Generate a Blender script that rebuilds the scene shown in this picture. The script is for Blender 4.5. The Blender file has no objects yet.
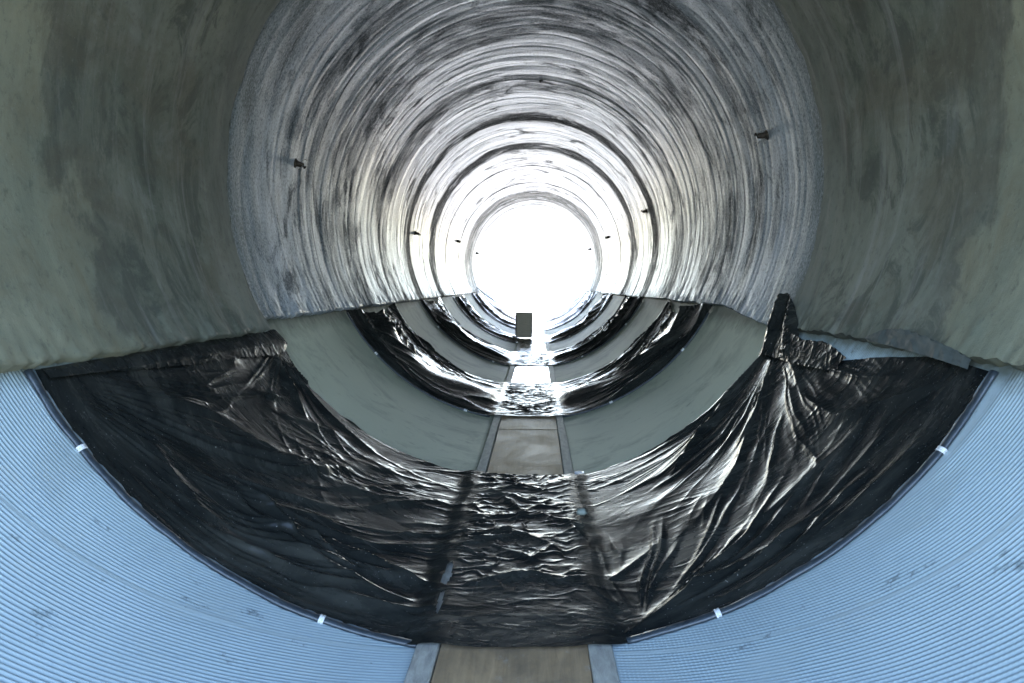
import bpy, math, random
import numpy as np
from mathutils import Vector

random.seed(7)
SC = bpy.context.scene
COL = SC.collection

# ---------------------------------------------------------------- dimensions (metres)
R = 2.51          # inner radius of the invert liner
ZC = 2.50         # height of the tunnel axis above the invert
D0, D1 = -0.45, 35.8   # the two mouths of the tunnel (y)
WX = 0.03         # walkway centre line
DECK = 0.33       # half width of the deck
RAIL = 0.42       # half width over the rails
ZD = 0.031        # top of the deck
ZR = 0.050        # top of the rails
CAM = np.array([0.13, 0.0, 1.65])

# ---------------------------------------------------------------- noise
_rng = np.random.RandomState(3)
_perm = np.concatenate([_rng.permutation(256)] * 3)
_ang = _rng.rand(256) * 2 * math.pi
_gx, _gy = np.cos(_ang), np.sin(_ang)


def perlin(x, y, seed=0):
    x = np.asarray(x, float) + seed * 17.31
    y = np.asarray(y, float) + seed * 9.77
    xi, yi = np.floor(x).astype(int), np.floor(y).astype(int)
    xf, yf = x - xi, y - yi
    u, v = xf * xf * xf * (xf * (xf * 6 - 15) + 10), yf * yf * yf * (yf * (yf * 6 - 15) + 10)
    def g(ix, iy, fx, fy):
        h = _perm[_perm[ix & 255] + (iy & 255)]
        return _gx[h] * fx + _gy[h] * fy
    a = g(xi, yi, xf, yf); b = g(xi + 1, yi, xf - 1, yf)
    c = g(xi, yi + 1, xf, yf - 1); d = g(xi + 1, yi + 1, xf - 1, yf - 1)
    return ((a * (1 - u) + b * u) * (1 - v) + (c * (1 - u) + d * u) * v) * 1.5


def fbm(x, y, seed=0, octv=4):
    t = 0; a = 1.0; f = 1.0
    for k in range(octv):
        t = t + a * perlin(x * f, y * f, seed + k * 3); a *= .5; f *= 2.03
    return t


def ridge(x, y, seed=0, p=3.0):
    return np.clip(1 - np.abs(perlin(x, y, seed)) * 1.25, 0, 1) ** p


def sm(a, b, x):
    t = np.clip((x - a) / (b - a), 0, 1)
    return t * t * (3 - 2 * t)


# ---------------------------------------------------------------- camera
cd = bpy.data.cameras.new('camera'); cam = bpy.data.objects.new('camera', cd); COL.objects.link(cam)
cam.location = CAM
PITCH, YAW = math.radians(4.4), math.radians(1.94)
cam.rotation_euler = (math.pi / 2 - PITCH, 0, YAW)
cd.sensor_width = 36; cd.lens = 36 * 740 / 1024
cd.clip_start = 0.05; cd.clip_end = 5000
SC.camera = cam
_f = np.array([-math.sin(YAW) * math.cos(PITCH), math.cos(YAW) * math.cos(PITCH), -math.sin(PITCH)])
_r = np.array([math.cos(YAW), math.sin(YAW), 0.]); _u = np.cross(_r, _f)


def on_wall(x, y, rad=R):
    """where the tunnel wall stands that shows at x, y in the photo: (s, d), s = arc length from the bottom"""
    v = _f + _r * (x - 512) / 740 - _u * (y - 341.5) / 740
    o = CAM - np.array([0, 0, ZC])
    a = v[0] ** 2 + v[2] ** 2; b = v[0] * o[0] + v[2] * o[2]; c = o[0] ** 2 + o[2] ** 2 - rad * rad
    p = CAM + v * (-b + math.sqrt(b * b - a * c)) / a
    return math.atan2(p[0], ZC - p[2]) * R, p[1]


# ---------------------------------------------------------------- mesh helpers
def link(name, me, parent=None, m=None, smooth=True):
    o = bpy.data.objects.new(name, me); COL.objects.link(o)
    if m: me.materials.append(m)
    if parent: o.parent = parent
    me.polygons.foreach_set('use_smooth', [smooth] * len(me.polygons))
    return o


def tag(o, label=None, cat=None, group=None, kind=None):
    if label: o['label'] = label
    if cat: o['category'] = cat
    if group: o['group'] = group
    if kind: o['kind'] = kind
    return o


def empty(name, loc=(0, 0, 0)):
    o = bpy.data.objects.new(name, None); COL.objects.link(o); o.location = loc
    o.empty_display_size = .1
    return o


def grid(name, P, UV=None, m=None, parent=None, keep=None, loc=None):
    """one smooth sheet from an (a, b, 3) array of points"""
    a, b = P.shape[:2]
    P = P.reshape(-1, 3)
    if loc is not None: P = P - np.array(loc)
    idx = np.arange(a * b).reshape(a, b)
    q = np.stack([idx[:-1, :-1], idx[1:, :-1], idx[1:, 1:], idx[:-1, 1:]], -1).reshape(-1, 4)
    if keep is not None: q = q[keep.reshape(-1)]
    me = bpy.data.meshes.new(name)
    me.vertices.add(len(P)); me.vertices.foreach_set('co', P.astype(np.float32).ravel())
    me.loops.add(q.size); me.loops.foreach_set('vertex_index', q.astype(np.int32).ravel())
    me.polygons.add(len(q)); me.polygons.foreach_set('loop_start', np.arange(0, q.size, 4, dtype=np.int32))
    me.update(calc_edges=True)
    if UV is not None:
        uv = me.uv_layers.new(name='UVMap')
        uv.data.foreach_set('uv', UV.reshape(-1, 2)[q.ravel()].astype(np.float32).ravel())
    me.validate()
    return link(name, me, parent, m)


def pymesh(name, V, F, m=None, parent=None, smooth=False):
    me = bpy.data.meshes.new(name); me.from_pydata([tuple(v) for v in V], [], F); me.update()
    return link(name, me, parent, m, smooth)


def box(name, x0, x1, y0, y1, z0, z1, m, parent=None, bev=.004, jit=0., cuts=1):
    """a bevelled board, its long edges slightly uneven"""
    n = cuts
    V, F = [], []
    sec = [(x0 + bev, z0), (x1 - bev, z0), (x1, z0 + bev), (x1, z1 - bev), (x1 - bev, z1), (x0 + bev, z1), (x0, z1 - bev), (x0, z0 + bev)]
    for k in range(n + 1):
        y = y0 + (y1 - y0) * k / n
        dx = random.uniform(-jit, jit); dz = random.uniform(-jit, jit) * .5
        for (x, z) in sec: V.append((x + dx, y, z + dz))
    for k in range(n):
        for j in range(8):
            a = k * 8 + j; b = k * 8 + (j + 1) % 8
            F.append((a, a + 8, b + 8, b))
    F.append(tuple(range(8))); F.append(tuple(range(n * 8 + 7, n * 8 - 1, -1)))
    return pymesh(name, V, F, m, parent)


def tube(name, pts, rad, m, parent=None, sides=10, flat=1.0, up=None):
    """round or flattened tube along points (rad may be a list)"""
    pts = [Vector(p) for p in pts]; V, F = [], []
    n = len(pts)
    for i, p in enumerate(pts):
        t = (pts[min(i + 1, n - 1)] - pts[max(i - 1, 0)]).normalized()
        w = Vector(up[i]) if up is not None else (Vector((0, 0, 1)) if abs(t.z) < .9 else Vector((1, 0, 0)))
        a = t.cross(w).normalized(); b = a.cross(t).normalized()
        r = rad[i] if hasattr(rad, '__len__') else rad
        for j in range(sides):
            c = 2 * math.pi * j / sides
            V.append(p + a * math.cos(c) * r + b * math.sin(c) * r * flat)
    for i in range(n - 1):
        for j in range(sides):
            F.append((i * sides + j, i * sides + (j + 1) % sides, (i + 1) * sides + (j + 1) % sides, (i + 1) * sides + j))
    F.append(tuple(range(sides - 1, -1, -1))); F.append(tuple(range((n - 1) * sides, n * sides)))
    return pymesh(name, V, F, m, parent, True)


def cyl(s, d, h=0.):
    """point on the wall: s arc length from the bottom, d along the tunnel, h off the wall towards the axis"""
    t = s / R
    return np.stack([(R - h) * np.sin(t), d + 0 * s, ZC - (R - h) * np.cos(t)], -1)


# ---------------------------------------------------------------- materials
def mat(name):
    m = bpy.data.materials.new(name); m.use_nodes = True
    nt = m.node_tree; nt.nodes.clear()
    out = nt.nodes.new('ShaderNodeOutputMaterial'); b = nt.nodes.new('ShaderNodeBsdfPrincipled')
    nt.links.new(b.outputs[0], out.inputs[0])
    return m, nt, b


class N:
    """small node-writing helper"""
    def __init__(s, nt, bsdf): s.nt = nt; s.b = bsdf
    def node(s, t, **kw):
        n = s.nt.nodes.new(t)
        for k, v in kw.items(): setattr(n, k, v)
        return n
    def put(s, sock, v):
        if hasattr(v, 'is_output'): s.nt.links.new(v, sock)
        else: sock.default_value = v
    def uv(s): return s.node('ShaderNodeUVMap', uv_map='UVMap').outputs[0]
    def obj(s): return s.node('ShaderNodeTexCoord').outputs['Object']
    def scale(s, v, sc, loc=(0, 0, 0)):
        n = s.node('ShaderNodeMapping'); s.put(n.inputs[0], v); n.inputs['Scale'].default_value = sc; n.inputs['Location'].default_value = loc
        return n.outputs[0]
    def noise(s, v, sc=1., det=4., rough=.55, dist=0.):
        n = s.node('ShaderNodeTexNoise'); s.put(n.inputs['Vector'], v)
        n.inputs['Scale'].default_value = sc; n.inputs['Detail'].default_value = det
        n.inputs['Roughness'].default_value = rough; n.inputs['Distortion'].default_value = dist
        return n.outputs[0]
    def ramp(s, f, *st, interp='LINEAR'):
        n = s.node('ShaderNodeValToRGB'); s.put(n.inputs[0], f); e = n.color_ramp.elements
        n.color_ramp.interpolation = interp
        while len(e) < len(st): e.new(.5)
        for k, (p, c) in enumerate(st):
            e[k].position = p; e[k].color = (c, c, c, 1) if not hasattr(c, '__len__') else (*c, 1)
        return n.outputs[0]
    def mix(s, f, a, b, mode='MIX'):
        n = s.node('ShaderNodeMix', data_type='RGBA', blend_type=mode)
        s.put(n.inputs[0], f)
        for q, v in ((6, a), (7, b)):
            s.put(n.inputs[q], (*v, 1) if isinstance(v, tuple) and len(v) == 3 else v)
        return n.outputs[2]
    def math(s, op, a, b=0.):
        n = s.node('ShaderNodeMath', operation=op); s.put(n.inputs[0], a); s.put(n.inputs[1], b); return n.outputs[0]
    def bump(s, hgt, st=.3, dist=.01, nrm=None):
        n = s.node('ShaderNodeBump'); s.put(n.inputs['Height'], hgt); n.inputs['Strength'].default_value = st; n.inputs['Distance'].default_value = dist
        if nrm: s.put(n.inputs['Normal'], nrm)
        return n.outputs[0]
    def fin(s, col, rough=.5, nrm=None, spec=.5):
        s.put(s.b.inputs['Base Color'], (*col, 1) if isinstance(col, tuple) else col)
        s.put(s.b.inputs['Roughness'], rough)
        s.put(s.b.inputs['Specular IOR Level'], spec)
        if nrm: s.put(s.b.inputs['Normal'], nrm)


def concrete_old():
    m, nt, b = mat('wiped_concrete'); n = N(nt, b); uv = n.uv()
    sp = n.node('ShaderNodeSeparateXYZ'); n.put(sp.inputs[0], uv)
    ring = n.noise(n.scale(uv, (.5, 1.7, 1)), 1., 6, .64, 1.1)              # broad wiped bands round the pipe
    ring2 = n.noise(n.scale(uv, (1.5, 6, 1), (3, 1, 0)), 1., 6, .68, 1.6)       # trowel streaks
    blot = n.noise(n.scale(uv, (.9, 1.3, 1), (7, 2, 0)), 1., 8, .72, 1.1)       # damp blotches
    fine = n.noise(n.scale(uv, (13, 26, 1)), 1., 5, .74, .8)
    wob = n.math('MULTIPLY', n.math('SUBTRACT', n.noise(n.scale(uv, (.4, .25, 1)), 1., 4, .6, .3), .5), .9)
    dist = n.math('DIVIDE', n.math('ADD', sp.outputs[1], wob), 36)
    # each ring's own wiped tone, plus colour shifts painted to offset daylight falloff
    P = lambda d, v: (d / 36, v)
    tone = n.ramp(dist, P(6.6, .57), P(7.6, .56), P(8.2, .50), P(8.6, .58), P(9.1, .51), P(10.2, .53), P(11.6, .66), P(12.0, .50), P(12.8, .52),
                  P(13.3, .66), P(14.4, .68), P(14.55, .42), P(15.2, .40), P(15.35, .72), P(17.6, .68), P(17.8, .38), P(18.5, .40), P(18.9, .64),
                  P(20.8, .62), P(20.95, .28), P(21.1, .60), P(24.3, .58), P(24.5, .34), P(24.7, .56), P(26.2, .54), P(27.0, .36), P(28.4, .38), P(30.2, .55),
                  P(33.3, .56), P(33.5, .36), P(33.7, .58), P(36, .6))
    lin = n.math('MULTIPLY', n.math('SUBTRACT', tone, .52), 1.05)
    v = n.math('ADD', n.math('MULTIPLY', ring, .36), n.math('MULTIPLY', ring2, .16))
    v = n.math('ADD', v, n.math('MULTIPLY', blot, .40)); v = n.math('ADD', v, n.math('MULTIPLY', fine, .08))
    v = n.math('ADD', n.math('ADD', v, .034), lin)
    c = n.ramp(v, (.36, (.030, .038, .040)), (.44, (.11, .12, .124)), (.50, (.25, .265, .275)), (.58, (.44, .465, .485)), (.72, (.60, .63, .66)))
    speck = n.noise(n.scale(uv, (30, 40, 1)), 1., 3, .7)
    low = n.ramp(n.noise(n.scale(uv, (.7, .5, 1), (1, 9, 0)), 1., 3, .5), (.45, 0.), (.62, 1.))
    c = n.mix(n.math('MULTIPLY', n.ramp(speck, (.60, 0.), (.68, .8)), low), c, (.035, .04, .04))
    # damp black patches, broken up by the trowel
    pat = n.noise(n.scale(uv, (.8, 1.5, 1), (5, 5, 0)), 1., 9, .74, 1.6)
    c = n.mix(n.ramp(pat, (.525, 0.), (.63, .75)), c, (.035, .042, .044))
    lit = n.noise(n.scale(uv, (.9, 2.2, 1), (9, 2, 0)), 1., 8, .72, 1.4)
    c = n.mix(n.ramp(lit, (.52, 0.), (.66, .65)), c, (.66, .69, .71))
    first = n.math('ADD', dist, n.math('MULTIPLY', n.noise(n.scale(uv, (2.5, 6, 1)), 1., 8, .78), .04))
    first = n.math('SUBTRACT', first, .008)
    c = n.mix(n.ramp(first, (.175, .9), (.19, .6), (.212, 0.)), c, (.19, .198, .168))
    warm = n.noise(n.scale(uv, (.5, .7, 1), (11, 5, 0)), 1., 4, .6)
    c = n.mix(n.ramp(warm, (.60, 0.), (.75, .3)), c, (.19, .16, .125))
    far = n.ramp(dist, P(29.3, 0.), P(29.4, .9), P(29.6, .9), P(29.75, .2), P(30.9, .2), P(31.0, .85), P(31.2, .85), P(31.3, .3), P(32.5, .35), P(32.6, .8), P(32.8, .3), P(34.1, .3), P(34.2, .8), P(34.4, .35))
    c = n.mix(far, c, (.05, .052, .055))
    brown = n.math('MULTIPLY', n.ramp(dist, P(26.2, 0.), P(27.2, .8), P(28.6, .6), P(30.5, 0.)), n.ramp(blot, (.35, 0.), (.6, 1.)))
    c = n.mix(brown, c, (.22, .19, .15))
    grain = n.noise(n.scale(uv, (34, 46, 1)), 1., 4, .75)
    c = n.mix(n.ramp(grain, (.30, .8), (.49, 0.)), c, (.04, .045, .045))
    c = n.mix(n.ramp(grain, (.54, 0.), (.70, .6)), c, (.66, .67, .68))
    rust = n.math('MULTIPLY', n.ramp(dist, P(30, 0.), P(33, .8)), n.ramp(n.math('ABSOLUTE', n.math('SUBTRACT', sp.outputs[0], 3.35)), (.35, 1.), (.65, 0.)))
    c = n.mix(n.math('MULTIPLY', rust, n.ramp(ring2, (.4, 0.), (.55, 1.))), c, (.20, .06, .035))
    # casting joints
    dd = n.math('FRACT', n.math('DIVIDE', n.math('ADD', sp.outputs[1], n.math('MULTIPLY', n.noise(n.scale(uv, (.5, .3, 1)), 1., 2), .12)), 2.86), 0)
    j = n.ramp(dd, (.0, .8), (.005, .8), (.012, 0.), (.99, 0.))
    c = n.mix(j, c, (.03, .032, .03))
    bw = n.node('ShaderNodeRGBToBW'); n.put(bw.inputs[0], c)
    c = n.mix(1., c, (.95, 1., 1.05), 'MULTIPLY')
    r = n.ramp(bw.outputs[0], (.08, .70), (.45, .36))
    spc = n.ramp(bw.outputs[0], (.05, .02), (.20, .18), (.50, .60))
    h = n.math('ADD', n.math('MULTIPLY', ring2, .8), n.math('MULTIPLY', fine, .35))
    n.fin(c, r, n.bump(h, .26, .02), spc)
    return m


def concrete_fresh():
    m, nt, b = mat('fresh_grout'); n = N(nt, b); uv = n.uv()
    big = n.noise(n.scale(uv, (.55, .75, 1), (2, 3, 0)), 1., 7, .66, 1.0)
    mid = n.noise(n.scale(uv, (1.6, 2.6, 1), (6, 1, 0)), 1., 7, .72, .8)
    streak = n.noise(n.scale(uv, (.45, 5.5, 1)), 1., 6, .66, .6)
    fine = n.noise(n.scale(uv, (13, 17, 1)), 1., 6, .75)
    grain = n.noise(n.scale(uv, (46, 52, 1)), 1., 3, .7)
    c = n.mix(n.ramp(big, (.36, 0.), (.62, 1.)), (.115, .128, .098), (.235, .24, .185))
    c = n.mix(n.ramp(mid, (.42, .7), (.50, 0.)), c, (.06, .068, .055))
    c = n.mix(n.ramp(mid, (.54, 0.), (.66, .5)), c, (.25, .26, .225))
    c = n.mix(n.ramp(streak, (.53, 0.), (.68, .5)), c, (.27, .28, .255))
    c = n.mix(n.ramp(n.noise(n.scale(uv, (1.1, .6, 1), (5, 9, 0)), 1., 7, .66, 1.2), (.50, 0.), (.62, .5)), c, (.115, .10, .066))
    # the newest pass towards the near mouth, its wet edge wavering about d = 4.2
    sp = n.node('ShaderNodeSeparateXYZ'); n.put(sp.inputs[0], uv)
    wob = n.math('ADD', sp.outputs[1], n.math('MULTIPLY', n.noise(n.scale(uv, (.6, .5, 1), (1, 4, 0)), 1., 9, .66, .9), 2.1))
    e = n.math('DIVIDE', n.math('SUBTRACT', wob, .15), 10)
    edge = n.ramp(e, (.475, 1.), (.487, 0.))
    rim = n.math('MULTIPLY', n.ramp(e, (.470, 0.), (.485, .75), (.53, 0.)), n.ramp(mid, (.40, .1), (.6, 1.)))
    c = n.mix(rim, c, (.062, .058, .042))
    new = n.mix(n.ramp(big, (.35, 0.), (.65, 1.)), (.16, .175, .13), (.245, .24, .165))
    new = n.mix(n.ramp(mid, (.46, 0.), (.66, .6)), new, (.155, .135, .085))
    c = n.mix(edge, c, new)
    near_end = n.ramp(n.math('DIVIDE', n.math('ADD', sp.outputs[1], n.math('MULTIPLY', n.noise(n.scale(uv, (2, 5, 1)), 1., 8, .78), 1.2)), 10), (.61, 0.), (.67, .75))
    c = n.mix(near_end, c, (.19, .198, .168))
    c = n.mix(n.ramp(fine, (.30, .6), (.46, 0.)), c, (.06, .065, .055))
    c = n.mix(n.ramp(fine, (.58, 0.), (.76, .4)), c, (.28, .29, .26))
    c = n.mix(n.ramp(grain, (.66, 0.), (.74, .5)), c, (.33, .34, .31))
    c = n.mix(n.ramp(grain, (.25, .6), (.36, 0.)), c, (.04, .042, .035))
    h = n.math('ADD', n.math('MULTIPLY', streak, .5), n.math('ADD', n.math('MULTIPLY', fine, .3), n.math('MULTIPLY', mid, .6)))
    n.fin(c, n.ramp(streak, (.4, .72), (.7, .5)), n.bump(h, .35, .02), .4)
    return m


def liner_ribbed():
    m, nt, b = mat('ribbed_liner'); n = N(nt, b); uv = n.uv()
    big = n.noise(n.scale(uv, (.7, .9, 1)), 1., 4, .55)
    fine = n.noise(n.scale(uv, (16, 34, 1)), 1., 5, .7)
    c = n.mix(n.ramp(big, (.35, 0.), (.65, 1.)), (.335, .42, .445), (.39, .475, .50))
    c = n.mix(n.ramp(fine, (.54, 0.), (.78, .45)), c, (.22, .29, .32))
    at = n.node('ShaderNodeAttribute', attribute_name='groove').outputs['Fac']
    c = n.mix(n.math('MULTIPLY', at, .48), c, (.13, .19, .23))             # darker colour in the grooves, keeps the ribs through denoising
    sc = n.noise(n.scale(uv, (3.2, 4.5, 1), (4, 8, 0)), 1., 8, .76)
    c = n.mix(n.ramp(sc, (.605, 0.), (.66, .75)), c, (.09, .11, .115))
    dus = n.noise(n.scale(uv, (1.3, 1.9, 1), (9, 3, 0)), 1., 8, .75)
    c = n.mix(n.ramp(dus, (.55, 0.), (.72, .45)), c, (.36, .39, .37))
    sp = n.node('ShaderNodeSeparateXYZ'); n.put(sp.inputs[0], uv)
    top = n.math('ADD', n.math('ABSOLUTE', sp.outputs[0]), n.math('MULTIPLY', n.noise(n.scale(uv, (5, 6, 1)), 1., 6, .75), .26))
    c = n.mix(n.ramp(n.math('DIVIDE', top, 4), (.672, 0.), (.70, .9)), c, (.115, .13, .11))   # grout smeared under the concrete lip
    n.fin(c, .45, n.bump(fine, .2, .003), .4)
    return m


def liner_smooth():
    m, nt, b = mat('smooth_liner'); n = N(nt, b); uv = n.uv()
    big = n.noise(n.scale(uv, (.5, .5, 1)), 1., 4, .55)
    fine = n.noise(n.scale(uv, (4, 7, 1)), 1., 6, .7)
    c = n.mix(n.ramp(big, (.35, 0.), (.65, 1.)), (.47, .50, .385), (.55, .57, .435))
    c = n.mix(n.ramp(fine, (.60, 0.), (.72, .6)), c, (.13, .145, .115))
    scr = n.noise(n.scale(uv, (2.2, 14, 1)), 1., 6, .75, .4)
    c = n.mix(n.ramp(scr, (.58, 0.), (.72, .4)), c, (.40, .42, .37))
    dr = n.noise(n.scale(uv, (1.2, 1.6, 1), (3, 7, 0)), 1., 8, .75, .5)
    c = n.mix(n.ramp(dr, (.50, 0.), (.66, .6)), c, (.20, .215, .165))
    sp = n.node('ShaderNodeSeparateXYZ'); n.put(sp.inputs[0], uv)
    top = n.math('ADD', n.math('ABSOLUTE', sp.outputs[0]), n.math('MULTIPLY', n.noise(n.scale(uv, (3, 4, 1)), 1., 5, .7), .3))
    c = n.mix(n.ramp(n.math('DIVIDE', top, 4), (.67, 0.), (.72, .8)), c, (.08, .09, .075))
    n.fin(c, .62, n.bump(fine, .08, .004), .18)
    return m


def black_plastic(name='black_plastic', dust_sheen=.5):
    m, nt, b = mat(name); n = N(nt, b); uv = n.uv()
    cr = n.node('ShaderNodeTexNoise', noise_type='RIDGED_MULTIFRACTAL'); n.put(cr.inputs['Vector'], n.scale(uv, (7, 15, 1)))
    cr.inputs['Scale'].default_value = 1.; cr.inputs['Detail'].default_value = 5; cr.inputs['Distortion'].default_value = .9
    cr2 = n.noise(n.scale(uv, (3, 7, 1)), 1., 3, .5, 1.5)
    du = n.noise(n.scale(uv, (1.1, 2.8, 1)), 1., 8, .74, .6)
    sp = n.noise(n.scale(uv, (70, 70, 1)), 1., 2, .6)
    c = n.mix(n.ramp(du, (.42, 0.), (.70, dust_sheen)), (.009, .011, .011), (.072, .074, .064))  # dust streaks, made paler to paint a soft sheen onto the film
    c = n.mix(n.ramp(sp, (.68, 0.), (.73, .6)), c, (.26, .27, .26))
    r = n.ramp(du, (.35, .17), (.68, .34))
    nb = n.bump(cr2, .2, .010)
    n.fin(c, r, n.bump(cr.outputs[0], .42, .005, nb), .12)
    return m


def simple(name, c0, c1, rough=.5, sc=6., metal=0., bump=.2, stretch=(1, 1, 1), spec=.5, dist=.006):
    m, nt, b = mat(name); n = N(nt, b); o = n.scale(n.obj(), stretch)
    a = n.noise(o, sc, 6, .65, .4)
    n.fin(n.mix(n.ramp(a, (.32, 0.), (.68, 1.)), c0, c1), rough, n.bump(a, bump, dist), spec)
    b.inputs['Metallic'].default_value = metal
    return m


def plywood(wet=False):
    m, nt, b = mat('wet_plywood' if wet else 'worn_plywood'); n = N(nt, b); o = n.obj()
    g = n.noise(n.scale(o, (30, 2.2, 3)), 1., 6, .65, .8)
    st = n.noise(n.scale(o, (2.4, 1.4, 1)), 1., 7, .68, .5)
    dirt = n.noise(n.scale(o, (8, 6, 1), (3, 2, 0)), 1., 7, .75)
    c = n.mix(n.ramp(g, (.3, 0.), (.7, 1.)), (.27, .19, .105), (.40, .29, .17))
    c = n.mix(n.ramp(st, (.42, 0.), (.66, .75)), c, (.085, .075, .06))
    c = n.mix(n.ramp(dirt, (.58, 0.), (.7, .6)), c, (.33, .32, .29))
    n.fin(c, (n.ramp(st, (.35, .34), (.65, .18)) if wet else n.ramp(st, (.35, .62), (.65, .45))), n.bump(g, .25, .004), .55)
    return m


M_OLD, M_FRESH = concrete_old(), concrete_fresh()
M_RIB, M_SMOOTH = liner_ribbed(), liner_smooth()
M_PLA = black_plastic(); M_PLY = plywood(); M_WET = plywood(True)
M_RAILM = simple('grey_timber', (.22, .22, .20), (.42, .42, .37), .6, 9, 0, .35, (3, .8, 2))
M_HOSE = simple('dark_hose', (.014, .02, .027), (.04, .053, .064), .35, 14, 0, .3)
M_FILM = simple('clear_film', (.16, .22, .26), (.32, .39, .43), .25, 10, 0, .3)
M_CLIP = simple('white_clip', (.55, .57, .58), (.68, .69, .69), .35, 20)
M_STEEL = simple('rusty_steel', (.035, .032, .028), (.09, .075, .06), .5, 30, .6)
M_WIRE = simple('tie_wire', (.3, .3, .3), (.5, .5, .5), .4, 30, .9)
M_STONE = simple('grout_lump', (.14, .165, .145), (.22, .25, .22), .7, 12)
M_BOX = simple('weathered_board', (.50, .46, .38), (.62, .57, .48), .6, 5, 0, .2, (1, 1, 6))
M_ROPE = simple('dark_rope', (.03, .03, .03), (.07, .065, .06), .7, 40)
M_GROUND = simple('pale_gravel', (.22, .22, .22), (.32, .32, .315), .9, 2.2, 0, .6)
M_REAR = simple('unseen_rear_ground', (.08, .08, .07), (.13, .12, .10), .95, 2.5, 0, .6)  # unseen rear ground, tone chosen to hold back bounce light on the vault
M_COAT = simple('grout_coated_film', (.05, .06, .058), (.10, .115, .105), .6, 9, 0, .4)
M_BLUE = simple('shiny_blue', (.25, .38, .55), (.35, .48, .62), .25, 9)

# ---------------------------------------------------------------- setting: ground outside both mouths
def ground():
    x = np.concatenate([-np.geomspace(3000, 3.2, 26), np.linspace(-3, 3, 13), np.geomspace(3.2, 3000, 26)])
    y = np.concatenate([-np.geomspace(3000, 1, 24), np.linspace(-.4, 36, 40), np.geomspace(37, 3000, 30)])
    X, Y = np.meshgrid(x, y, indexing='ij')
    Z = -.06 + fbm(X * .3, Y * .3, 5, 3) * .03 * sm(37, 45, np.abs(Y - 17) + 19)
    P = np.stack([X, Y, Z], -1)
    yc = (Y[:-1, :-1] + Y[1:, 1:]) / 2
    g = grid('ground', P, np.stack([X, Y], -1), M_GROUND)
    g.data.materials.append(M_REAR)
    g.data.polygons.foreach_set('material_index', (yc.ravel() < 17).astype(np.int32))
    tag(g, 'pale gravel ground beyond the far mouth of the tunnel', 'ground', kind='structure')
ground()

# ---------------------------------------------------------------- the concrete vault
def edge_left(d):
    return -(np.where(d < 6.15, 60.0 + .5 * sm(6.1, 3, d), 62.4) + .35 * perlin(d * 1.3, d * 0, 4) + .28 * perlin(d * 6, d * 0, 6) + .30 * perlin(d * 17, d * 0, 8))


def edge_right(d):
    return 61.0 + 3.0 * sm(6.5, 8.5, d) - .6 * sm(12, 20, d) + .35 * perlin(d * 1.2, d * 0, 14) + .3 * perlin(d * 5, d * 0, 16) + .30 * perlin(d * 16, d * 0, 18)


def ring_relief(S, D, seed):
    w = .10 * perlin(S * .35, D * .2, seed) + .03 * perlin(S * 1.1, D * .5, seed + 1)
    q = D + w
    h = .012 * perlin(q * 1.1, S * .12, seed + 2) + .008 * perlin(q * 3.3, S * .2, seed + 3)
    h = h + .010 * ridge(q * 2.2, S * .16, seed + 4, 8) * sm(-.2, .5, perlin(S * .3, D * .9, seed + 5))
    h = h - .008 * ridge(q * 3.1 + 5, S * .2, seed + 6, 10)
    return h + .0016 * perlin(q * 8, S * .9, seed + 7) + .004 * perlin(S * 2.2, D * 2.6, seed + 8)


def vault_part(name, ds, off, seed, relief, m, parent, end=False):
    nt_ = 300
    u = np.linspace(0, 1, nt_)[:, None]
    D = np.broadcast_to(ds[None, :], (nt_, len(ds))).copy()
    eL, eR = edge_left(ds)[None, :], edge_right(ds)[None, :]
    TH = np.radians(eR + (360 + eL - eR) * u)          # right edge, over the crown, to the left edge
    S = TH * R
    h = off + relief * ring_relief(S, D, seed)
    tip = np.minimum(u, 1 - u) * 7.0                  # ragged thin-and-thick lip along both lower edges
    h = h + (.016 * perlin(D * 3, S * 0 + u, seed + 11) + .012 * perlin(D * 13, S * 9, seed + 12) + .006) * np.exp(-tip * 7)
    if end: D = D + (.035 * fbm(S * 2.2, S * 0 + 2, 31, 4) + .012 * perlin(S * 19, S * 0, 33)) * sm(5.3, 6.15, D)
    P = cyl(S, D, h)
    lip = lambda k: cyl(S[k], D[k], np.full(len(ds), -.30))
    back = cyl(S, D, np.full(S.shape, -.30))[::-1]
    full = np.concatenate([P, back, P[:1]], 0)
    uv = np.stack([S, D], -1)
    UV = np.concatenate([uv, uv[::-1], uv[:1]], 0)
    return grid(name, full[:, ::-1], UV[:, ::-1], m, parent)


vault = tag(empty('tunnel_vault', (0, 0, 0)), 'grey concrete tunnel vault with wiped rings above the liner', 'tunnel wall')
d_near = np.concatenate([np.arange(D0, 5.6, .03), np.arange(5.6, 6.16, .012)])
vault_part('fresh_coat', d_near, .064, 21, .40, M_FRESH, vault, True)
d_far = np.concatenate([np.arange(6.0, 20, .026), np.arange(20, D1 + .01, .05)])
vault_part('wiped_coat', d_far, .042, 41, .75, M_OLD, vault)

# ---------------------------------------------------------------- invert liner, two sheets per section
FRONT = [3.26 + 5.72 * k for k in range(6)]           # front edges of the black sheets
WIDTH = [2.90, 2.95, 2.85, 2.9, 2.8, 2.75]
CUTS = [D0, 6.05] + [FRONT[k] + 1.6 for k in range(1, 6)] + [D1]
where = ['in front of the nearest black sheet', 'between first and second black sheets', 'between second and third black sheets',
         'between third and fourth black sheets', 'between fourth and fifth black sheets', 'between fifth and sixth black sheets',
         'beyond the sixth black sheet']


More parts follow.
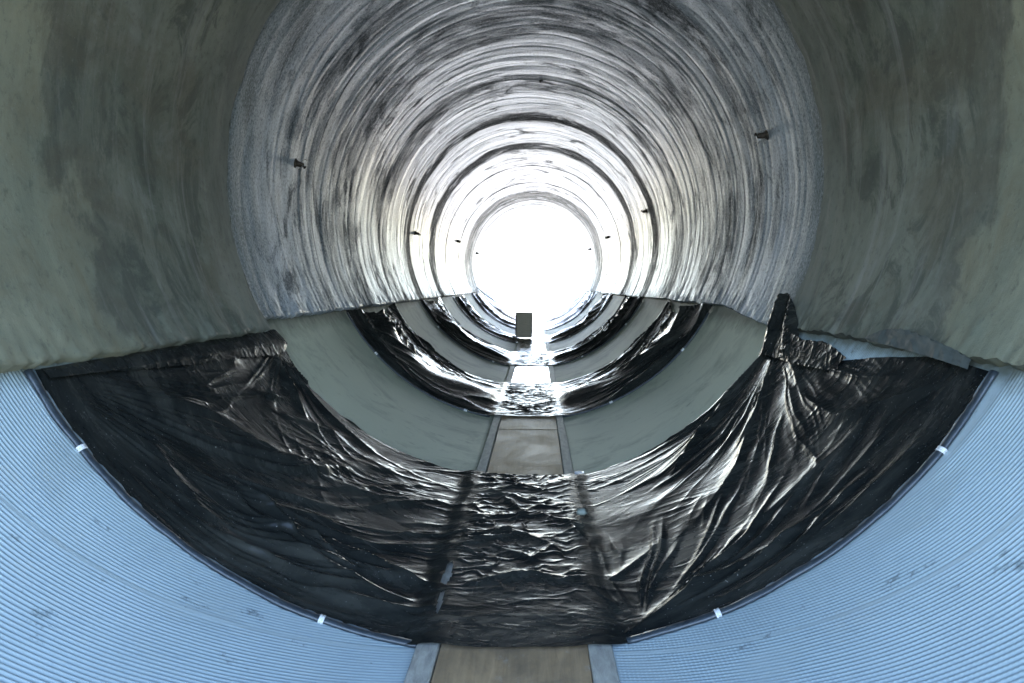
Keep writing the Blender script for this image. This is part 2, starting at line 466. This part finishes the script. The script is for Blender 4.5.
def liner(k, side):
    d0, d1 = CUTS[k] + (.004 if k else 0), CUTS[k + 1]
    rib = k == 0
    s_in = (RAIL - .02 - .0) / R * R
    nd = int((d1 - d0) / (.0032 if rib else .06)); ns = 150 if rib else 44
    s = np.linspace(s_in, math.radians(67) * R, ns)[:, None]; d = np.linspace(d0, d1, nd)[None, :]
    S = np.broadcast_to(s, (ns, nd)) * side; D = np.broadcast_to(d, (ns, nd))
    h = .002 * fbm(S * 1.2, D * .8, 50 + k * 2 + (side > 0), 2)
    if rib:
        A = np.abs(S)
        # welded strips of ribbed sheet, each laid at its own slight slant
        q = D - .34 * .25 * np.log1p(np.exp((1.95 - A) / .25)) + .02 * perlin(S * .5, D * .5, 60)
        strip = np.floor((q + 4) / .83); fr = (q + 4) / .83 - strip
        qq = q + .035 * np.sin(strip * 2.3) * (A - 1.3) + .004 * perlin(S * 3, D * 1.5, 61)
        w = (np.sin(qq * 2 * math.pi / .0225) * .5 + .5) ** 1.3
        seam = sm(0, .02, fr) * sm(1, .96, fr)
        flat = sm(3.28, 3.20, D) + sm(3.7, 3.75, D)
        worn = 1 - .6 * sm(.25, .7, perlin(S * 2.2, D * 3.1, 62))
        h = h + .0055 * w * seam * flat * worn + .003 * (1 - seam)
        groove = (1 - w) * seam * flat * np.clip(worn, .3, 1)
    P = cyl(S, D, h)
    if side < 0: P = P[::-1]; S2, D2 = S[::-1], D[::-1]
    else: S2, D2 = S, D
    top = P; bot = cyl(S2, D2, np.full(S.shape, -.008))[::-1]
    full = np.concatenate([top, bot, top[:1]], 0); SS = np.concatenate([S2, S2[::-1], S2[:1]], 0); DD = np.concatenate([D2, D2[::-1], D2[:1]], 0)
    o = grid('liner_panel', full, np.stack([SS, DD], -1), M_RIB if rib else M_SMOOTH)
    if rib:
        G = groove[::-1] if side < 0 else groove
        G = np.concatenate([G, G[::-1], G[:1]], 0)
        at = o.data.attributes.new('groove', 'FLOAT', 'POINT'); at.data.foreach_set('value', G.ravel().astype(np.float32))
    kind = 'ribbed pale blue' if rib else 'smooth grey green'
    tag(o, f"{kind} liner panel {'right' if side > 0 else 'left'} of the walkway {where[k]}", 'pipe liner', 'liner panels along the invert')


for k in range(7):
    for side in (-1, 1): liner(k, side)

# ---------------------------------------------------------------- walkway
wlab = ['brown plywood walkway with grey rails ahead of the nearest black sheet', 'brown plywood walkway between the first and second black sheets',
        'pale shiny walkway between the second and third black sheets', 'glaring white walkway between the third and fourth black sheets',
        'narrow bright walkway between the fourth and fifth black sheets', 'tiny bright walkway between the fifth and sixth black sheets',
        'last bit of walkway beyond the sixth black sheet']
wcut = [D0] + [FRONT[k] + (1.3 if k else 1.6) for k in range(6)] + [D1 + .6]
for k in range(7):
    a, b = wcut[k] + .006, wcut[k + 1]
    w = empty('walkway_section', (WX, (a + b) / 2, 0)); tag(w, wlab[k], 'walkway', 'walkway sections down the middle')
    L = (b - a) / 2
    joints = [-L, L] if k != 1 else [-L, 8.2 - (a + b) / 2, L]
    if k == 0: joints = [-L, 1.7 - (a + b) / 2, L]
    if k > 1: joints = [-L, -L + 1.9 + .4 * (k % 2), L]
    for i in range(len(joints) - 1):
        box('deck_board', -DECK, DECK, joints[i] + .003, joints[i + 1] - .003, -.005, ZD + (.004 if i % 2 else 0), M_PLY if k < 2 else M_WET, w, .003, .002, 6)
    for sgn in (-1, 1):
        x0, x1 = (DECK + .004, RAIL) if sgn > 0 else (-RAIL, -DECK - .004)
        if k == 0: x0, x1 = (x0, x1 + .02) if sgn > 0 else (x0 - .015, x1)
        box('side_rail', x0, x1, -L, L - .003, -.005, ZR, M_RAILM, w, .006, .004, 14)


def base_height(S, D):
    """how far the walkway lifts a sheet off the bare wall, in metres towards the axis"""
    X = R * np.sin(S / R); zc = ZC - R * np.cos(S / R)
    ax = np.abs(X - WX) + .03 * perlin(D * 2.6, X * 0 + np.sign(X) * 3, 90) + .018 * perlin(D * 6, X * 0 + np.sign(X) * 5, 91)
    rail = .35 + .65 * sm(DECK - .10, DECK + .05, ax)
    deck = sm(RAIL + .13, RAIL - .005, ax)
    top = ZD + .006 + (ZR - ZD + .004) * rail
    return np.maximum(0, (top - zc)) * deck


# ---------------------------------------------------------------- black plastic sheets
def radial(S, D, ps, pd, k, seed, p=3.):
    """creases fanning out of a pinch point"""
    a = np.arctan2(D - pd, S - ps); r = np.hypot(S - ps, D - pd)
    a = a + .05 * perlin(S * 1.1, D * 1.1, seed + 1) + .012 * perlin(S * 3.5, D * 3.5, seed + 2)
    return ridge(a * k, r * .55, seed, p) * sm(-.25, .35, perlin(a * k * .6, r * .9, seed + 9)), r


def crease(S, D, pts, A, w, seed):
    """one sharp fold along points given on the photo, laid on the wall"""
    q = [on_wall(*p) for p in pts]
    best = np.full(S.shape, 1e9); along = np.zeros(S.shape)
    tot = sum(math.hypot(q[i + 1][0] - q[i][0], q[i + 1][1] - q[i][1]) for i in range(len(q) - 1)); acc = 0
    for i in range(len(q) - 1):
        (a, b), (c, e) = q[i], q[i + 1]; L = math.hypot(c - a, e - b)
        t = np.clip(((S - a) * (c - a) + (D - b) * (e - b)) / L ** 2, 0, 1)
        d = np.hypot(S - a - t * (c - a), D - b - t * (e - b))
        side = np.sign((c - a) * (D - b) - (e - b) * (S - a))
        d = d * np.where(side > 0, 1., .55)              # one flank steeper than the other
        hit = d < best; best = np.where(hit, d, best); along = np.where(hit, (acc + t * L) / tot, along); acc += L
    env = np.sin(np.clip(along, 0.02, .98) * math.pi) ** .6
    return A * env * np.exp(-(best / w) ** 1.15)


def sheet(k):
    d0 = FRONT[k]; d1 = d0 + WIDTH[k]; near = k == 0
    step = (.0075, .013, .02, .03, .045, .05)[k]
    ns, nd = int(5.3 / step), int((d1 - d0) / step)
    p = np.linspace(0, 1, ns)[:, None]; q = np.linspace(0, 1, nd)[None, :]
    if near:
        xs = [0, .15, .35, .6, .8, .92, 1]
        tl = np.interp(q, xs, [-60.3, -59.6, -58.6, -57.2, -56.6, -57.0, -57.6])
        tr = np.interp(q, xs, [60.2, 60.9, 59.2, 56.4, 56.2, 57.4, 59.5])
    else:
        rs = np.random.RandomState(k + 5)
        xs = np.linspace(0, 1, 9)
        tl = -np.interp(q, xs, 62.4 - np.array([0, 1.5, 4, 6, 5, 5.5, 3, 1, 0]) * rs.uniform(.5, 1.1, 9))
        tr = np.interp(q, xs, 64 - np.array([0, 1, 3, 5.5, 6, 5, 3.5, 1.5, 0]) * rs.uniform(.5, 1.1, 9))
    TH = tl + (tr - tl) * p
    S = np.radians(TH) * R
    a = np.abs(TH) / 60
    front = d0 - .04 - (.075 * sm(.62, .42, np.abs(R * np.sin(S / R) - WX)) if near else 0) + (.10 if near else .06) * a ** 2 + (.05 * (TH / 60) if near else 0) + .012 * perlin(TH * .12, TH * 0, 70 + k) + .004 * perlin(TH * .6, TH * 0, 71 + k)
    back = d1 + .07 * perlin(TH * .05, TH * 0, 72 + k) + .03 * perlin(TH * .2, TH * 0, 73 + k) + .15 * sm(.35, 1, a) * (1 if near else .3) - .10 * sm(.3, 0., a)
    D = front + (back - front) * q
    U = np.broadcast_to(q, S.shape)
    X = np.abs(R * np.sin(S / R) - WX)
    onwalk = sm(RAIL + .14, RAIL - .05, X)
    off = 1 - onwalk
    edge = sm(0, .05, U)
    sd = 100 + 20 * k
    h = np.zeros(S.shape)
    if near:
        PL, PL2, PR, PB = on_wall(45, 372), on_wall(276, 348), on_wall(780, 335), on_wall(642, 632)
        L = sm(.2, -.5, S); Rr = 1 - L
        f, r = radial(S, D, *PL, 9.0, sd, 3.5);   h = h + L * .042 * f * sm(.15, .9, r) * sm(3.4, 1.6, r)
        f, r = radial(S, D, *PL, 21., sd + 3, 3.); h = h + L * .014 * f * sm(.3, 1.2, r) * sm(.8, .2, U * .8)
        f, r = radial(S, D, *PL2, 9., sd + 5, 4); h = h + .030 * f * sm(.05, .35, r) * np.exp(-r * 1.0) * L
        f, r = radial(S, D, *PR, 8.5, sd + 7, 3.2); h = h + Rr * .026 * f * sm(.1, .8, r) * sm(2.9, 1.2, r)
        f, r = radial(S, D, *PR, 21., sd + 9, 3); h = h + Rr * .011 * f * sm(.3, 1.0, r) * sm(2.7, 1.0, r)
        f, r = radial(S, D, *PB, 8., sd + 11, 3.2); h = h + .022 * f * sm(.05, .5, r) * sm(2.2, .9, r) * sm(.62, .2, U) * sm(.1, .6, S)
        for pts, A, w in (
            ([(225, 488), (262, 512), (300, 540)], .06, .028), ([(285, 520), (330, 562)], .05, .026), ([(255, 520), (300, 552), (350, 575)], .045, .03), ([(320, 540), (375, 570), (430, 590)], .05, .03),
            ([(150, 440), (230, 500), (330, 580), (430, 612)], .03, .06), ([(60, 392), (150, 450), (250, 560)], .022, .07),
            ([(270, 352), (292, 395), (305, 420)], .04, .03), ([(282, 362), (330, 420), (370, 452)], .035, .035),
            ([(110, 400), (220, 420), (330, 480)], .022, .08), ([(300, 470), (380, 500), (440, 505)], .018, .04),
            ([(660, 545), (610, 585), (640, 628)], .02, .03), ([(640, 628), (700, 590), (770, 555), (850, 505)], .045, .05),
            ([(642, 630), (690, 600), (720, 565), (745, 530)], .035, .03), ([(650, 632), (730, 600), (830, 535), (920, 440)], .032, .05),
            ([(776, 340), (735, 395), (700, 440), (670, 480)], .055, .05), ([(778, 345), (760, 400), (740, 470), (690, 530)], .045, .07),
            ([(800, 395), (840, 420), (900, 400), (940, 385)], .04, .06), ([(790, 380), (800, 420), (815, 440)], .035, .05),
            ([(860, 430), (800, 490), (740, 540)], .03, .05), ([(770, 350), (700, 425), (620, 462)], .035, .04),
            ([(880, 470), (820, 520), (760, 570)], .03, .03)):
            h = h + crease(S, D, pts, A * (1.1 if pts[0][0] < 400 else .8), w, sd)
    else:
        rs = np.random.RandomState(k * 7 + 1)
        corners = [(-2.6, d0 + .1), (-2.45, d1 - .1), (2.6, d1 - .1), (2.6, d0 + .2)]
        for j, (ps, pd) in enumerate(corners):
            f, r = radial(S, D, ps, pd, 7. + j, sd + j * 3, 3.2)
            h = h + .04 * f * sm(.05, .6, r) * sm(2.6, .6, r)
            f, r = radial(S, D, ps, pd, 17., sd + j * 3 + 1, 3.)
            h = h + .008 * f * sm(.1, .6, r) * sm(2.2, .8, r)
        # the loose front part is bunched into a long roll facing the camera
        lo = sm(.1, .9, np.abs(S))
        pk = .30 + .08 * perlin(S * .8, S * 0, sd + 30)
        h = h + (.05 + .10 * lo) * np.exp(-((U - pk) / .17) ** 2) * (1 + .3 * perlin(S * 1.5, D * .5, sd + 31))
        h = h + .05 * lo * ridge(U * 3.2 + .25 * perlin(S * .7, D * .3, sd + 33), S * .35, sd + 32, 4)
        h = h + .012 * ridge(D * 2.4, S * .6, sd + 34, 4) * sm(.3, .6, U)
    # fine crinkles, in patches, drawn out along the sheet
    wx = S + .10 * perlin(S * 1.7, D * 1.7, sd + 40); wy = D + .07 * perlin(S * 1.6, D * 2.2, sd + 41)
    gate = sm(-.15, .45, perlin(S * .9, D * 1.1, sd + 49))
    slant = wy + .30 * np.abs(wx)
    fine = .009 * ridge(wx * 1.1, slant * 4.2, sd + 42, 5) * gate + .0035 * ridge(wx * 3.0, slant * 11, sd + 43, 4) * gate + .008 * perlin(S * 1.4, D * 2.2, sd + 44)
    far_half = sm(.25, .75, U)
    h = h * (.2 + .8 * off) + fine * (.35 + .65 * far_half) * (.5 + .5 * off)
    # over the deck: short crosswise crumples
    q1 = .35 * perlin(S * 2.6, D * 2.6, sd + 50); q2 = .16 * perlin(S * 6, D * 6, sd + 51)
    g1 = sm(-.25, .35, perlin(S * 2.3, D * 2.1, sd + 52)); g2 = sm(-.1, .4, perlin(S * 3.1 + 5, D * 3.3, sd + 53))
    cw = .014 * ridge((S + q1) * 1.7, (D + q1 * .6) * 3.6, sd + 45, 5) * g1 + .009 * ridge((S + q2) * 4 + 3 * D, (D + q2) * 6 - 2 * S, sd + 46, 5) * g2
    cw = cw + .008 * ridge((S + q2) * 3 - 4 * D, (D + q2) * 7, sd + 54, 5) * (1 - g2) + .005 * perlin(S * 5, D * 6, sd + 47)
    cw = cw * sm(RAIL + .02, RAIL - .12, X) * (1 if near else 1.1)
    if near:
        for pts, A, w in (([(462, 528), (490, 526), (515, 526), (546, 513)], .022, .03), ([(449, 557), (480, 550), (506, 540), (568, 557)], .02, .03), ([(458, 593), (500, 590), (533, 586), (586, 588)], .022, .028),
                          ([(495, 557), (533, 571), (546, 557)], .018, .02), ([(502, 504), (528, 526)], .022, .02), ([(478, 500), (520, 494), (560, 500)], .018, .025), ([(530, 520), (570, 530), (585, 545)], .016, .025)):
            cw = cw + crease(S, D, pts, A, w, sd)
    calm = 1 - .8 * sm(.26, .16, U) if near else 1
    h = h + cw * onwalk * calm
    h = np.maximum(h, 0) * (.12 + .88 * edge) + (.013 if near else .006)
    # soft lift where the sheet spans the corner beside the rails, then a gutter pressed in
    h = h + base_height(S, D)
    P = cyl(S, D, h)
    P[..., 1] += .012 * perlin(S * 9, D * 2, sd + 48) * sm(.9, 1, U)
    keep = None
    if near:
        keep = np.ones((ns - 1, nd - 1), bool)
        Sc, Dc = (S[:-1, :-1] + S[1:, 1:]) / 2, (D[:-1, :-1] + D[1:, 1:]) / 2
        for poly in ([(439, 592), (446, 573), (452, 571), (450, 587), (444, 596)], [(434, 622), (438, 604), (444, 600), (441, 613), (436, 626)]):
            q_ = [on_wall(*z) for z in poly]; ins = np.zeros(Sc.shape, bool)
            for i in range(len(q_)):
                (x1, y1), (x2, y2) = q_[i], q_[i - 1]
                ins ^= ((y1 > Dc) != (y2 > Dc)) & (Sc < (x2 - x1) * (Dc - y1) / (y2 - y1 + 1e-9) + x1)
            keep &= ~ins
    root = empty('plastic_sheet', (0, d0, 0))
    grid('film', P, np.stack([S, D], -1), M_PLA, root, keep, (0, d0, 0))
    return root


def patch(name, ctrl, n, amp, m, parent, seed, loc):
    """a crumpled flap through a small net of points given as (s, d, h)"""
    c = np.array(ctrl, float)
    def cr(c, axis, n):
        c = np.moveaxis(c, axis, 0); k = len(c)
        pad = np.concatenate([c[:1] * 2 - c[1:2], c, c[-1:] * 2 - c[-2:-1]], 0)
        t = np.linspace(0, k - 1 - 1e-6, n); i = t.astype(int); f = (t - i).reshape((-1,) + (1,) * (c.ndim - 1))
        a, b, e, g = pad[i], pad[i + 1], pad[i + 2], pad[i + 3]
        o = .5 * (2 * b + (e - a) * f + (2 * a - 5 * b + 4 * e - g) * f ** 2 + (3 * b - a - 3 * e + g) * f ** 3)
        return np.moveaxis(o, 0, axis)
    g = cr(cr(c, 0, n[0]), 1, n[1])
    S, D, H = g[..., 0], g[..., 1], g[..., 2]
    w = .07 * perlin(S * 6, D * 6, seed + 5)
    H = H + amp * ridge((S + w) * 7, (D + w) * 5, seed, 3) + amp * .5 * ridge((S + D) * 11, (D - S) * 9, seed + 1, 3)
    jag = np.zeros(S.shape); jag[-1] = 1
    S = S + .012 * perlin(D * 20, S * 0 + 1, seed + 2) * jag
    return grid(name, cyl(S, D, H) - np.array(loc) + np.array((0, 0, 0)), np.stack([S, D], -1), m, parent)


slab = ['nearest and widest black plastic sheet draped across the invert in the foreground', 'second black plastic sheet from the front, rolled dark along its front edge',
        'third black plastic sheet from the front, at the step to the glaring walkway', 'fourth black plastic sheet from the front, beside the brown crate',
        'fifth black plastic sheet from the front, just past the brown crate', 'farthest black plastic sheet, next to the far mouth']
roots = []
for k in range(6):
    r_ = sheet(k); tag(r_, slab[k], 'plastic sheet', 'black plastic sheets across the invert'); roots.append(r_)

rad = lambda t: math.radians(t) * R
L0 = (0, FRONT[0], 0)
# folded-over top hem on the left, ending in a bunched knot
cols = [3.32, 3.7, 4.3, 5.0, 5.6, 6.1, 6.35]
patch('folded_hem', [[(rad(-60.2), d, .018) for d in cols],
                     [(rad(-59.6), d, .032) for i, d in enumerate(cols)],
                     [(rad(-58.8 + .35 * i), d, .034 + .004 * i) for i, d in enumerate(cols)],
                     [(rad(t), d, .026 + .003 * i) for i, (d, t) in enumerate(zip(cols, (-59.6, -58.4, -57.3, -56.2, -55.4, -54.6, -56.0)))]],
      (34, 260), .004, M_PLA, roots[0], 300, L0)
# bunch pulled up over the lip on the right
patch('bunched_corner', [[(rad(54.0), 6.30, .03), (rad(54.3), 6.12, .07), (rad(54.6), 5.90, .04), (rad(55.0), 5.66, .06), (rad(55.2), 5.45, .03)],
                         [(rad(57.5), 6.34, .04), (rad(57.5), 6.16, .12), (rad(57.8), 5.98, .06), (rad(58.0), 5.78, .11), (rad(58.2), 5.58, .04)],
                         [(rad(60.6), 6.38, .05), (rad(60.8), 6.24, .14), (rad(61.0), 6.08, .08), (rad(61.0), 5.90, .12), (rad(60.6), 5.74, .05)],
                         [(rad(63.6), 6.44, .06), (rad(64.0), 6.30, .15), (rad(64.2), 6.16, .09), (rad(63.8), 6.00, .12), (rad(62.8), 5.88, .06)],
                         [(rad(66.2), 6.46, .07), (rad(67.0), 6.38, .13), (rad(67.4), 6.26, .09), (rad(66.4), 6.12, .11), (rad(64.8), 6.02, .07)]],
      (90, 90), .010, M_PLA, roots[0], 320, L0)
patch('torn_flap', [[(rad(54.6), 5.95, .05), (rad(54.6), 5.5, .045), (rad(55.0), 5.1, .035), (rad(55.4), 4.75, .03)],
                    [(rad(57.4), 5.95, .09), (rad(57.2), 5.5, .07), (rad(56.8), 5.1, .05), (rad(56.8), 4.8, .035)],
                    [(rad(60.4), 5.92, .12), (rad(59.0), 5.5, .085), (rad(59.3), 5.1, .07), (rad(57.8), 4.70, .05)]],
      (60, 110), .007, M_PLA, roots[0], 340, L0)
patch('grout_crusted_flap', [[(rad(59.6), 3.46, .06), (rad(60.1), 3.8, .07), (rad(60.6), 4.2, .07), (rad(60.8), 4.5, .06)],
                             [(rad(60.4), 3.46, .065), (rad(61.6), 3.8, .085), (rad(62.2), 4.2, .085), (rad(61.0), 4.55, .07)],
                             [(rad(60.8), 3.46, .07), (rad(62.2), 3.82, .09), (rad(63.0), 4.25, .09), (rad(61.2), 4.6, .07)]],
      (24, 60), .008, M_COAT, roots[0], 360, L0)
# small shiny blue patch on the back hem, beside the walkway
s_, d_ = on_wall(581, 481)
patch('blue_strip', [[(s_ - .04, d_ - .05, .075), (s_ + .04, d_ - .06, .07)], [(s_ - .04, d_ + .03, .08), (s_ + .04, d_ + .02, .07)]], (8, 12), .004, M_BLUE, roots[0], 380, L0)

# ---------------------------------------------------------------- hoses that clamp the front edges
ordn = ['nearest', 'second', 'third', 'fourth', 'fifth', 'farthest']
for k in range(6):
    for side in (-1, 1):
        if k == 0: a, b = (8.2, 60.3) if side < 0 else (12.4, 60.3)
        else: a, b = 10.2, 61.5
        n = 70 if k == 0 else 30
        th = np.linspace(a, b, n) * side
        aa = np.abs(th) / 60
        d = FRONT[k] - .065 + (.10 if k == 0 else .06) * aa ** 2 + (.05 * th / 60 if k == 0 else 0) + .008 * perlin(th * .15, th * 0, 500 + k)
        rr = .023 if k == 0 else .02
        P = cyl(np.radians(th) * R, d, .016 + .003 * perlin(th * .3, th * 0, 510 + k))
        nrm = np.stack([-np.sin(np.radians(th)), 0 * th, np.cos(np.radians(th))], -1)
        mid = P[n // 2]
        root = empty('edge_hose', mid)
        tag(root, f"dark clamping hose with white clips along the {'right' if side > 0 else 'left'} front edge of the {ordn[k]} black sheet", 'hose', 'clamping hoses along the sheets')
        rads = rr * (1 + .12 * perlin(th * .35, th * 0, 520 + k + side))
        tube('hose', P - mid, rads, M_HOSE, root, 12, .62, nrm)
        if k == 0:
            # thin strip of clear film showing between hose and sheet
            d2 = d + .034 + .006 * perlin(th * .5, th * 0, 540 + side)
            Q = cyl(np.radians(th) * R, d2, .011 + .004 * perlin(th * .8, th * 0, 541)) - mid
            tube('film_strip', Q, .014, M_FILM, root, 8, .3, nrm)
        marks = ([50.2, 19.4] if side < 0 else [50.3, 21.9]) if k == 0 else ([47, 18] if side < 0 else [50, 24])
        for t in marks:
            if k > 3: continue
            i = int(np.argmin(np.abs(np.abs(th) - t)))
            w_ = .0125 if k == 0 else .02
            c0 = Vector(P[i] - mid); tg = (Vector(P[min(i + 1, n - 1)]) - Vector(P[i - 1])).normalized()
            pts = [c0 + tg * w_ * f for f in (-1, -.9, -.2, -.1, .1, .2, .9, 1)]
            tube('clip', pts, [r * rr * .93 for r in (1.14, 1.28, 1.28, 1.1, 1.1, 1.28, 1.28, 1.14)], M_CLIP, root, 12, .70, [nrm[i]] * 8)

# ---------------------------------------------------------------- anchor stubs left in the concrete
def anchor(px, lab, big):
    s, d = on_wall(*px, R - .04)
    t = s / R
    o = empty('anchor_stub', cyl(np.array(s), np.array(d), .03)); o.rotation_euler = (0, math.pi - t, 0)
    o.rotation_euler = (0, -t, 0)
    tag(o, lab, 'anchor', 'anchor stubs sticking out of the concrete')
    if big is None:
        tube('pipe_stub', [(0, 0, -.03), (0, 0, .02), (.01, -.01, .045)], [.03, .028, .02], M_STEEL, o, 8)
        return
    if not big:
        tube('pipe_stub', [(0, 0, -.02), (0, 0, .07), (.01, -.01, .13)], [.045, .042, .03], M_STEEL, o, 8)
        tube('wire', [(0, -.01, .06), (.05, -.05, .11), (.02, -.1, .09), (-.05, -.07, .12)], .006, M_WIRE, o, 5)
        return
    tube('pipe_stub', [(0, 0, -.02), (.004, -.006, .05), (.012, -.02, .10), (.03, -.03, .13)], [.032, .030, .026, .020], M_STEEL, o, 10)
    tube('socket', [(0, 0, .0), (0, 0, .018), (0, 0, .022), (0, 0, .034)], [.05, .05, .038, .036], M_STEEL, o, 12)
    tube('wire', [(.01, -.02, .08), (.045, -.04, .10), (.07, -.075, .085), (.05, -.10, .11), (.02, -.085, .13)], .0035, M_WIRE, o, 6)
    tube('wire', [(0, -.01, .06), (-.04, -.01, .09), (-.06, .02, .11), (-.05, .05, .12)], .0035, M_WIRE, o, 6)


for px, lab, big in (((295, 163), 'dark anchor stub with wire on the left wall, the nearest one', True),
                     ((767, 135), 'steel anchor stub with bright wire on the right wall, the nearest one', True),
                     ((647, 211), 'small dark anchor stub on the right wall, second from the front', True),
                     ((415, 233), 'small dark anchor stub on the left wall, second from the front', True),
                     ((609, 237), 'tiny anchor stub on the right wall, third from the front', False),
                     ((457, 241), 'tiny anchor stub on the left wall, third from the front', False),
                     ((591, 249), 'farthest tiny anchor stub on the right wall, by the glare', False),
                     ((476, 253), 'farthest tiny anchor stub on the left wall, by the glare', False),
                     ((541, 80), 'tiny anchor stub at the crown of the vault', None)):
    anchor(px, lab, big)

# ---------------------------------------------------------------- lump of grout by the rail
def lump(px, r):
    s, d = on_wall(*px)
    V = []; F = []; n, m_ = 14, 9
    for i in range(m_ + 1):
        for j in range(n):
            a, b = math.pi * i / m_, 2 * math.pi * j / n
            q = np.array([math.sin(a) * math.cos(b), math.sin(a) * math.sin(b), math.cos(a) * .75])
            q *= r * (1 + .35 * float(fbm(np.array(q[0] * 1.7 + 3), np.array(q[1] * 1.7 + q[2] * 2), 77, 3)))
            V.append(q)
    for i in range(m_):
        for j in range(n):
            F.append((i * n + j, (i + 1) * n + j, (i + 1) * n + (j + 1) % n, i * n + (j + 1) % n))
    o = pymesh('grout_lump', V, F, M_STONE, None, True)
    o.location = cyl(np.array(s), np.array(d), .07 + r * .5)
    tag(o, 'pale rounded lump of grout on the nearest black sheet beside the right rail', 'stone')
lump((584, 524), .034)

# ---------------------------------------------------------------- crate on the walkway and the rope slung to it
y0 = 21.9
cr = empty('wooden_crate', (-.27, y0, ZR + .045)); tag(cr, 'upright brown wooden crate standing on the left of the walkway', 'crate')
box('front_panel', -.215, .215, -.20, -.182, .04, .70, M_BOX, cr, .004)
box('back_panel', -.215, .215, .182, .20, .04, .70, M_BOX, cr, .004)
box('side_panel', -.232, -.2155, -.205, .205, .03, .71, M_BOX, cr, .004)
box('side_panel', .2155, .232, -.205, .205, .03, .71, M_BOX, cr, .004)
box('base_panel', -.214, .214, -.18, .18, 0.0, .05, M_BOX, cr, .004)
box('lid', -.245, .245, -.215, .215, .712, .735, M_BOX, cr, .004)
cr.rotation_euler = (0, math.radians(1.5), math.radians(7))
for zz in (.10, .58): box('batten', -.214, .214, -.224, -.2015, zz, zz + .07, M_BOX, cr, .004)
a = cyl(np.array(rad(-67.)), np.array(29.5), .05); b = np.array([-.40, y0 + .1, .86])
pts = [a + (b - a) * t - np.array([0, 0, .12 * math.sin(math.pi * t)]) for t in np.linspace(0, 1, 24)]
o = tube('slung_rope', [p - a for p in pts], .018, M_ROPE, None, 6); o.location = a
tag(o, 'thin dark rope slung from the left wall down to the crate', 'rope')

# ---------------------------------------------------------------- daylight
SUN_EL, SUN_AZ = math.radians(62), math.radians(12)
w = bpy.data.worlds.new('World'); SC.world = w; w.use_nodes = True
nt = w.node_tree; bg = nt.nodes['Background']
sky = nt.nodes.new('ShaderNodeTexSky'); sky.sky_type = 'NISHITA'; sky.sun_disc = False
sky.sun_elevation = SUN_EL; sky.sun_rotation = SUN_AZ
sky.dust_density = 2.0; sky.ozone_density = .7
nt.links.new(sky.outputs[0], bg.inputs[0]); bg.inputs[1].default_value = .15
sl = bpy.data.lights.new('sun', 'SUN'); so = bpy.data.objects.new('sun', sl); COL.objects.link(so)
sl.energy = 4.0; sl.angle = math.radians(.53); sl.color = (1, .97, .93)
dirv = Vector((math.sin(SUN_AZ) * math.cos(SUN_EL), math.cos(SUN_AZ) * math.cos(SUN_EL), math.sin(SUN_EL)))
so.rotation_euler = dirv.to_track_quat('Z', 'Y').to_euler()

SC.view_settings.view_transform = 'Standard'; SC.view_settings.look = 'None'
SC.view_settings.exposure = 4.2; SC.view_settings.gamma = 1.0
try: SC.view_settings.use_curve_mapping = False
except Exception: pass
SC.render.engine = 'CYCLES'
c = SC.cycles
c.use_denoising = True; c.use_guiding = True; c.use_surface_guiding = True; c.guiding_training_samples = 128; c.max_bounces = 16; c.diffuse_bounces = 10; c.glossy_bounces = 8
c.sample_clamp_indirect = 0; c.caustics_reflective = True
